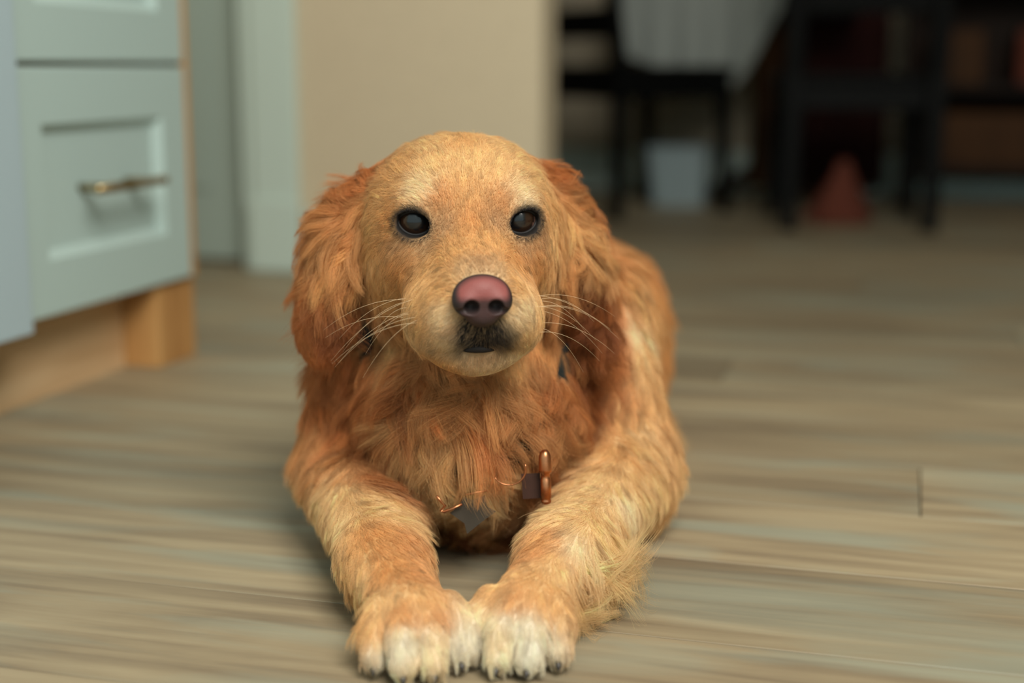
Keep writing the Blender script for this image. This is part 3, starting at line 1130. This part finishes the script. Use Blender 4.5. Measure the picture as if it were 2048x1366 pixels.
# ---- hair roots
tri = np.concatenate([Q[:, [0, 1, 2]], Q[:, [0, 2, 3]]])
A, B_, C_ = V[tri[:, 0]], V[tri[:, 1]], V[tri[:, 2]]
area_ = np.linalg.norm(np.cross(B_ - A, C_ - A), axis=1) / 2
cen = (A + B_ + C_) / 3
reg = field(cen)[4]
DENS = np.array([1.25e6, 1.0e6, 1.0e6, 0.95e6, 0.95e6, 0.95e6, 0.45e6])[reg]
nrm = G.grad(cen)
view = np.array([0, 0, CAM_H]) - cen
view /= np.linalg.norm(view, axis=1, keepdims=True)
facing = (nrm * view).sum(1)
DENS = DENS * np.where(facing > -0.25, 1.0, 0.35)
DENS = np.where(cen[:, 1] > 1.45, np.minimum(DENS, 0.30e6), DENS)
DENS = np.where(cen[:, 2] < 0.006, 0, DENS)
cnt_ = rng.poisson(area_ * DENS)
fi = np.repeat(np.arange(len(tri)), cnt_)
u, v_ = rng.random(len(fi)), rng.random(len(fi))
m_ = u + v_ > 1
u[m_], v_[m_] = 1 - u[m_], 1 - v_[m_]
ROOT = A[fi] + (B_[fi] - A[fi]) * u[:, None] + (C_[fi] - A[fi]) * v_[:, None]
lr = local_head(ROOT)
keep = np.ones(len(ROOT), bool)
eyed = np.full(len(ROOT), 9.0)
for s, c, ax in EYES:
    q = lr - np.array(c)
    R_ = rot_axes('Z', -s * 0.2) @ rot_axes('Y', -s * 0.10)
    q2 = (lr - (np.array(c) + ax * 0.014)) @ R_
    e = np.linalg.norm(q2 / np.array([0.0152, 0.026, 0.0110]), axis=1)
    keep &= e > 1.0
    eyed = np.minimum(eyed, e)
NOSEC = np.array([0, 0.0965, -0.0350])
e = np.linalg.norm((lr - NOSEC) / np.array([0.0205, 0.022, 0.0180]), axis=1)
keep &= e > 1.0
keep &= ~((np.abs(lr[:, 0]) < 0.011) & (np.abs(lr[:, 2] + 0.079) < 0.004) & (lr[:, 1] > 0.06))
ROOT, lr, eyed = ROOT[keep], lr[keep], eyed[keep]
D0, LEN, PAR, COLR, RG = field(ROOT)
NRM = G.grad(ROOT)
# dark lids and lips, own pattern
k = np.clip((1.38 - eyed) / 0.3, 0, 1)[:, None]
COLR = COLR * (1 - k) + COL['D'] * k
for sx in (-1, 1):                                  # dark inner eye corners
    dd = np.linalg.norm((lr - np.array((sx * 0.0245, 0.004, -0.001))) / np.array((0.010, 0.014, 0.0075)), axis=1)
    k = (np.clip((1.3 - dd) / 0.8, 0, 0.75))[:, None]
    COLR = COLR * (1 - k) + COL['D'] * k
LEN = LEN * np.clip((eyed - 0.6) / 1.6, 0.30, 1)
d = np.linalg.norm((lr - np.array((0, 0.088, -0.064))) / np.array((0.021, 0.03, 0.016)), axis=1)
k = (np.clip((1.25 - d) / 0.5, 0, 1) * (rng.random(len(d)) < 0.65))[:, None]
COLR = COLR * (1 - k) + COL['D'] * k
print('hairs', len(ROOT))


def grow(root, n, d0, L, par, col, csize=28, steps=7):
    N = len(root)
    # clump guides
    nc = max(8, N // csize)
    ci = rng.choice(N, nc, replace=False)
    kd = kdtree.KDTree(nc)
    for i, r in enumerate(root[ci]): kd.insert(r, i)
    kd.balance()
    near = np.fromiter((kd.find(r)[1] for r in root), np.int32, N)
    cl = ci[near]
    nb = max(4, nc // 5)
    bi = rng.choice(nc, nb, replace=False)
    kd2 = kdtree.KDTree(nb)
    for i, r in enumerate(root[ci[bi]]): kd2.insert(r, i)
    kd2.balance()
    big = np.fromiter((kd2.find(r)[1] for r in root[ci]), np.int32, nc)[near]     # lock that each hair belongs to
    rb = lambda: rng.normal(0, 1, nb)[big]
    # flow: shared by each clump, with a spread of its own
    t0 = d0 - n * (d0 * n).sum(1, keepdims=True)
    t0 /= np.linalg.norm(t0, axis=1, keepdims=True) + 1e-6
    b0 = np.cross(n, t0)
    long_ = np.clip((L - 0.008) / 0.03, 0, 1)
    ang = rb() * (0.05 + 0.36 * long_) + rng.normal(0, 1, N)[cl] * (0.10 + 0.28 * long_) + rng.normal(0, 1, N) * (0.12 + 0.08 * long_)
    lift = np.clip(par[:, 0] * (1 + 0.30 * rb() + 0.25 * rng.normal(0, 1, N)[cl] + 0.25 * rng.normal(0, 1, N)), 0.03, 1.4)
    t = t0 * np.cos(ang)[:, None] + b0 * np.sin(ang)[:, None]
    bend = (rb() * 0.7 + rng.normal(0, 1, N)[cl] * 0.5 + rng.normal(0, 1, N) * 0.35) * long_
    L = L * np.clip(1 + 0.12 * rb() + 0.15 * rng.normal(0, 1, N)[cl] + 0.22 * rng.normal(0, 1, N), 0.35, 1.7)
    ph = rng.random(N)[cl] * 6.28
    fr = (0.5 + 0.6 * rng.random(N))[cl]
    P = np.zeros((N, steps + 1, 3))
    P[:, 0] = root - n * 0.001
    p = P[:, 0].copy()
    for i in range(steps):
        q = (i + 0.5) / steps
        a2 = bend * (q - 0.3)
        dirv = (t * np.cos(a2)[:, None] + b0 * np.sin(a2)[:, None]) + n * (lift * (1.6 - 1.7 * q))[:, None]
        dirv[:, 2] -= par[:, 3] * q * 1.2
        w = par[:, 2] * 0.001 * long_ / np.maximum(L, 1e-3)
        dirv = dirv + (b0 * np.cos(ph + fr * 6.28 * q)[:, None] + n * (0.5 * np.sin(ph + fr * 6.28 * q))[:, None]) * (w * fr * 5)[:, None]
        dirv /= np.linalg.norm(dirv, axis=1, keepdims=True)
        p = p + dirv * (L / steps)[:, None]
        P[:, i + 1] = p
    # pull towards the clump's guide
    wv = np.clip(0.72 + 0.22 * rng.normal(0, 1, (N, 1)), 0, 0.95)
    for i in range(1, steps + 1):
        q = i / steps
        wgt = (par[:, 1] * q ** 0.9)[:, None] * np.where(np.linalg.norm(root - root[cl], axis=1) < 0.014, 1, 0.0)[:, None]
        P[:, i] += (P[cl, i] - P[:, i]) * wgt * wv
    # stay outside skin and floor
    for i in range(1, steps + 1):
        sd = G.sample(P[:, i])
        bad = sd < 0.0012
        if bad.any():
            g = G.grad(P[bad, i])
            P[bad, i] += g * (0.0012 - sd[bad])[:, None]
        P[:, i, 2] = np.maximum(P[:, i, 2], 0.0012)
    jit = np.clip(1 + 0.13 * rng.normal(0, 1, N) + 0.12 * rng.normal(0, 1, N)[cl] + 0.10 * rb() * long_, 0.5, 1.5)
    return P, np.clip(col * jit[:, None], 0, 0.92)


def hair_mat(name):
    m = bpy.data.materials.new(name)
    m.use_nodes = True
    nt = m.node_tree
    nt.nodes.remove(nt.nodes['Principled BSDF'])
    a = nt.nodes.new('ShaderNodeAttribute')
    a.attribute_name = 'tint'
    d = nt.nodes.new('ShaderNodeBsdfPrincipled')
    d.inputs['Roughness'].default_value = 0.45
    d.inputs['Specular IOR Level'].default_value = 0.35
    t = nt.nodes.new('ShaderNodeBsdfTranslucent')
    mx = nt.nodes.new('ShaderNodeMixShader')
    mx.inputs[0].default_value = 0.38
    nt.links.new(a.outputs['Color'], d.inputs['Base Color'])
    nt.links.new(a.outputs['Color'], t.inputs['Color'])
    nt.links.new(d.outputs[0], mx.inputs[1]); nt.links.new(t.outputs[0], mx.inputs[2])
    nt.links.new(mx.outputs[0], nt.nodes['Material Output'].inputs['Surface'])
    return m


def curves_obj(name, P, cols, r0, mat, taper=0.75):
    N, K = P.shape[:2]
    cu = bpy.data.hair_curves.new(name)
    cu.add_curves([K] * N)
    cu.attributes['position'].data.foreach_set('vector', P.astype(np.float32).ravel())
    q = np.linspace(0, 1, K)
    rad = np.outer(np.broadcast_to(r0, (N,)), 1 - taper * q ** 1.5)
    ra = cu.attributes.get('radius') or cu.attributes.new('radius', 'FLOAT', 'POINT')
    ra.data.foreach_set('value', rad.astype(np.float32).ravel())
    ca = cu.attributes.new('tint', 'FLOAT_COLOR', 'CURVE')
    ca.data.foreach_set('color', np.concatenate([cols, np.ones((N, 1))], 1).astype(np.float32).ravel())
    cu.materials.append(mat)
    o = bpy.data.objects.new(name, cu)
    C.objects.link(o)
    return o


FURM = hair_mat('dog_fur')
FUR_ON = True
NAMES = {'head': ('head_fur', 'short golden hair on the face'), 'earl': ('ear_fur', 'wavy reddish ear hair'),
         'earr': ('ear_fur', 'wavy reddish ear hair'), 'ruff': ('chest_fur', 'long tufted reddish chest hair'),
         'legl': ('foreleg_fur', 'cream hair of the foreleg'), 'legr': ('foreleg_fur', 'cream hair of the foreleg'),
         'body': ('coat_fur', 'golden coat of back and shoulders')}
for i, rg in enumerate(REGN):
    m = RG == i
    if not m.any() or not FUR_ON: continue
    P, cc = grow(ROOT[m], NRM[m], D0[m], LEN[m], PAR[m], COLR[m], {'earl': 50, 'earr': 50, 'ruff': 60, 'body': 36, 'legl': 26, 'legr': 26}.get(rg, 20))
    r0 = np.where(LEN[m] > 0.02, 0.000095, 0.00009)
    if rg == 'body': r0 = r0 * 1.6
    o = dogpart(curves_obj(NAMES[rg][0], P, cc, r0, FURM))
    o['kind'] = 'stuff'

# ---- eyes
def eye_mat():
    m = tint_mat('dog_eye', 0.3, 0.3, 0.7)
    return m
EYEM = eye_mat()
LIDM = plain('dog_eyelid', (0.008, 0.007, 0.007, 1), 0.6, spec=0.25)
for s, c, ax in EYES:
    bm = bmesh.new()
    bmesh.ops.create_uvsphere(bm, u_segments=48, v_segments=32, radius=EYER)
    eo = bm_obj('eye', bm, EYEM, None, smooth=True)
    gaze = (np.array([0, 0, CAM_H]) - hl(*c)); gaze /= np.linalg.norm(gaze)
    co = np.array([v.co[:] for v in eo.data.vertices]) / EYER
    cosg = co @ gaze
    cc = np.tile(np.array([0.16, 0.08, 0.06]), (len(co), 1))
    an = np.degrees(np.arccos(np.clip(cosg, -1, 1)))
    cc[an < 62] = (0.006, 0.004, 0.003)
    cc[an < 56] = (0.022, 0.0095, 0.0045)
    cc[an < 30] = (0.004, 0.004, 0.005)
    a = eo.data.color_attributes.new('tint', 'FLOAT_COLOR', 'POINT')
    a.data.foreach_set('color', np.concatenate([cc, np.ones((len(cc), 1))], 1).astype(np.float32).ravel())
    eo.location = hl(*c)
    dogpart(eo)
    # lids: an almond ring lying on the eyeball
    R_ = rot_axes('Z', -s * 0.2) @ rot_axes('Y', -s * 0.10)
    pts, rr = [], []
    for k in range(41):
        th = 2 * math.pi * k / 40
        ca_, sa = math.cos(th), math.sin(th)
        x = 0.0140 * ca_
        z = (0.0098 if sa > 0 else 0.0088) * sa * (1 - 0.25 * abs(ca_) ** 3)
        y = math.sqrt(max((EYER + 0.0004) ** 2 - x * x - z * z, 1e-8))
        pts.append(hl(*(np.array(c) + R_ @ np.array([x, y, z]))))
        rr.append(0.0013 + 0.0006 * abs(ca_))
    bm = bmesh.new()
    add_tube(bm, pts, rr, 8, cap=False)
    dogpart(bm_obj('eyelid', bm, LIDM, None, smooth=True))

# ---- nose
NG = Grid((-0.03, -0.026, -0.028), (0.03, 0.026, 0.026), 0.0007, far=0.02)
NG.ell((0, -0.001, 0.003), (0.0212, 0.0130, 0.0150), k=0.004)
NG.ell((0, 0.001, -0.011), (0.0130, 0.0105, 0.0100), k=0.006)
for s in (-1, 1):
    NG.ell((s * 0.0118, 0.003, -0.002), (0.0100, 0.0105, 0.0098), k=0.005)
for s in (-1, 1):
    NG.ell((s * 0.0090, 0.0125, -0.0045), (0.0056, 0.0100, 0.0054), k=0.002, sub=True)
    NG.cone((s * 0.0100, 0.0120, -0.0065), (s * 0.0195, 0.0070, -0.0080), 0.0034, 0.0016, k=0.002, sub=True)
NG.cone((0, 0.0135, -0.006), (0, 0.0125, -0.022), 0.0008, 0.0014, k=0.003, sub=True)
NV, NQ = NG.nets()
x, y, z = NV.T
pk = np.clip((z + 0.0015) / 0.006, 0, 1) * np.clip((y - 0.001) / 0.006, 0, 1) * np.clip((0.0205 - np.abs(x)) / 0.004, 0, 1)
nos = np.minimum(np.hypot((np.abs(x) - 0.0092) / 0.0062, (z + 0.0042) / 0.0056), 9)
pk = np.maximum(pk, 0.12 * np.clip((y - 0.002) / 0.006, 0, 1) * np.clip((z + 0.020) / 0.01, 0, 1) * np.clip((0.02 - np.abs(x)) / 0.006, 0, 1))
pk = pk * np.clip((nos - 0.75) / 0.5, 0, 1)
pc = np.array(srgb(134, 76, 73)[:3]); dk = np.array(srgb(48, 40, 40)[:3])
ncol = dk + (pc - dk) * pk[:, None]
nm = tint_mat('dog_nose', 0.5, 0.25)
nt = nm.node_tree
vz = nt.nodes.new('ShaderNodeTexVoronoi'); vz.inputs['Scale'].default_value = 900
bp = nt.nodes.new('ShaderNodeBump'); bp.inputs['Strength'].default_value = 0.25; bp.inputs['Distance'].default_value = 0.0004
tc = nt.nodes.new('ShaderNodeTexCoord')
nt.links.new(tc.outputs['Object'], vz.inputs['Vector'])
nt.links.new(vz.outputs['Distance'], bp.inputs['Height'])
nt.links.new(bp.outputs['Normal'], nt.nodes['Principled BSDF'].inputs['Normal'])
TILT = rot_axes('X', 0.10)
NW = HEAD + (NOSEC + NV @ TILT.T) @ HM.T
dogpart(np_mesh('nose', NW, NQ, nm, None, ncol))

# ---- lip edge, claws, whiskers, lashes
bm = bmesh.new()
add_tube(bm, [hl(x, 0.0825 - 12 * x * x, -0.0785 - 8 * x * x) for x in np.linspace(-0.012, 0.012, 9)], [0.001, 0.002, 0.0026, 0.003, 0.003, 0.003, 0.0026, 0.002, 0.001], 8)
dogpart(bm_obj('lip', bm, plain('dog_lip', (0.014, 0.011, 0.010, 1), 0.7, spec=0.2), None, smooth=True))
CLAWM = plain('dog_claw', (0.035, 0.028, 0.024, 1), 0.35)
for c, f in TOES:
    bm = bmesh.new()
    add_tube(bm, [c + f * 0.000 + (0, 0, -0.003), c + f * 0.006 + (0, 0, -0.004), c + f * 0.010 + (0, 0, -0.006), c + f * 0.0125 + (0, 0, -0.0085)],
             [0.0030, 0.0028, 0.0020, 0.0008], 8)
    dogpart(bm_obj('claw', bm, CLAWM, None, smooth=True))
W = []
for s in (-1, 1):
    for k in range(11):
        y0, z0 = 0.030 + 0.045 * rng.random(), -0.045 - 0.028 * rng.random()
        p = hl(s * 0.05, y0, z0)
        for _ in range(60):
            v = float(G.sample(p[None])[0])
            if v < 0.0005: break
            p = p + HM @ np.array([-s, 0, 0]) * max(v * 0.8, 0.0003)
        L = 0.028 + 0.040 * rng.random()
        d = np.array([s * (0.8 + 0.4 * rng.random()), 0.05 - 0.3 * rng.random(), 0.25 - 0.7 * rng.random()])
        pts = []
        for q in np.linspace(0, 1, 8):
            pts.append(p + HM @ (d / np.linalg.norm(d) * L * q) + np.array([0, 0.008, -0.030]) * q * q)
        W.append(pts)
W = np.array(W)
wo = dogpart(curves_obj('whiskers', W, np.tile(COL['C'], (len(W), 1)), 0.00012, FURM))
wo['kind'] = 'stuff'

# =================================================================== collar with its tags
STRAP = plain('collar_webbing', srgb(13, 26, 25), 0.8, noise=0.2, scale=400, bump=0.3)
COPPER = plain('rose_copper', srgb(196, 132, 92), 0.34, metal=1.0, noise=0.1, scale=300)
GREYT = plain('grey_tag_metal', srgb(88, 80, 70), 0.5, metal=0.5)
LEATH = plain('brown_leather', srgb(58, 30, 17), 0.7, noise=0.1, scale=200)


def off(px, py, d):
    p = hit(px, py)
    r = ray(px, py)
    return p - r / np.linalg.norm(r) * d


front = [off(px, py, d) for px, py, d in ((738, 778, 0.012), (760, 835, 0.016), (808, 905, 0.020), (868, 958, 0.024), (905, 974, 0.026), (975, 968, 0.026), (1040, 930, 0.024), (1088, 872, 0.018), (1118, 815, 0.014))]
backp = [np.array(p) for p in ((0.050, 1.27, 0.24), (0.040, 1.33, 0.28), (-0.03, 1.37, 0.30), (-0.100, 1.33, 0.28), (-0.120, 1.27, 0.24))]
loop = front + backp


def catmull(P, n):
    out = []
    m = len(P)
    for i in range(m):
        p0, p1, p2, p3 = P[i - 1], P[i], P[(i + 1) % m], P[(i + 2) % m]
        for k in range(n):
            t = k / n
            out.append(0.5 * (2 * p1 + (p2 - p0) * t + (2 * p0 - 5 * p1 + 4 * p2 - p3) * t * t + (3 * p1 - p0 - 3 * p2 + p3) * t ** 3))
    return np.array(out)


CL = catmull(loop, 8)
cen_ = CL.mean(0)
for _ in range(6):                                  # lie just above the skin
    sd = G.sample(CL); g_ = G.grad(CL)
    CL = CL + g_ * np.clip(0.004 - sd, -0.05, 0.02)[:, None]
axisn = np.array([0, 0.80, 0.60])
col_e = empty('dog_collar', tuple(CL[28]))
tag(col_e, 'dark green collar with copper and grey tags around the dog\'s neck', 'collar')
inv = Matrix.Translation(-col_e.location)


def colpart(o):
    o.parent = col_e
    o.matrix_parent_inverse = inv
    return o


sv, sf = [], []
m_ = len(CL)
for i in range(m_):
    t = CL[(i + 1) % m_] - CL[i - 1]; t /= np.linalg.norm(t)
    n = G.grad(CL[i][None])[0]
    w = np.cross(t, n); w /= np.linalg.norm(w)
    for a, b in ((-0.008, -0.001), (0.008, -0.001), (0.008, 0.001), (-0.008, 0.001)):
        sv.append(CL[i] + w * a + n * b)
for i in range(m_):
    j = (i + 1) % m_
    for k in range(4): sf.append((i * 4 + k, i * 4 + (k + 1) % 4, j * 4 + (k + 1) % 4, j * 4 + k))
colpart(link_mesh('strap', sv, sf, STRAP))
YT = off(905, 985, 0.050)[1]


def plate(name, pix, Y, th, mat):
    f = [at_y(px, py, Y) for px, py in pix]
    n = len(f)
    vs = f + [p + np.array([0, th, -th * 0.2]) for p in f]
    fc = [tuple(range(n))[::-1], tuple(range(n, 2 * n))] + [(i, (i + 1) % n, (i + 1) % n + n, i + n) for i in range(n)]
    return colpart(link_mesh(name, vs, fc, mat))


def wire(name, pix, Y, r, mat, closed=False):
    pts = [at_y(px, py, Y) for px, py in pix]
    if closed: pts = pts + [pts[0], pts[1]]
    bm = bmesh.new(); add_tube(bm, pts, r, 8, cap=not closed)
    return colpart(bm_obj(name, bm, mat, None, smooth=True))


plate('star_tag', [(927, 994), (945, 1000), (971, 990), (974, 1013), (992, 1023), (966, 1042), (934, 1068), (929, 1047), (900, 1026), (918, 1012)], YT - 0.004, 0.0018, GREYT)
wire('triangle_ring', [(873, 992), (881, 1001), (890, 1012), (882, 1022), (888, 1024), (906, 1017), (924, 1008)], YT - 0.008, 0.0012, COPPER)
wire('tag_ring', [(930, 990), (948, 986), (975, 981)], YT - 0.007, 0.0009, COPPER)
th_ = np.linspace(-0.3, 2.6, 16)
wire('wire_ring', [(1018 + 34 * math.cos(t), 938 + 32 * math.sin(t)) for t in th_], YT - 0.006, 0.0007, COPPER)
bm = bmesh.new()
YB = YT - 0.002
prof = [(900, 3.0), (904, 5.5), (912, 7.5), (938, 8.2), (943, 8.0), (946, 5.6), (956, 5.6), (958, 6.6), (994, 6.6), (998, 5.0), (1000, 6.4), (1005, 6.0), (1009, 2.5)]
add_tube(bm, [at_y(1091 + (y - 955) * 0.03, y, YB) for y, _ in prof], [r * 1.7 * YB / FPX for _, r in prof], 16)
colpart(bm_obj('copper_tube', bm, COPPER, None, smooth=True))
plate('leather_tag', [(1042, 948), (1080, 946), (1082, 996), (1046, 998)], YT + 0.004, 0.002, LEATH)
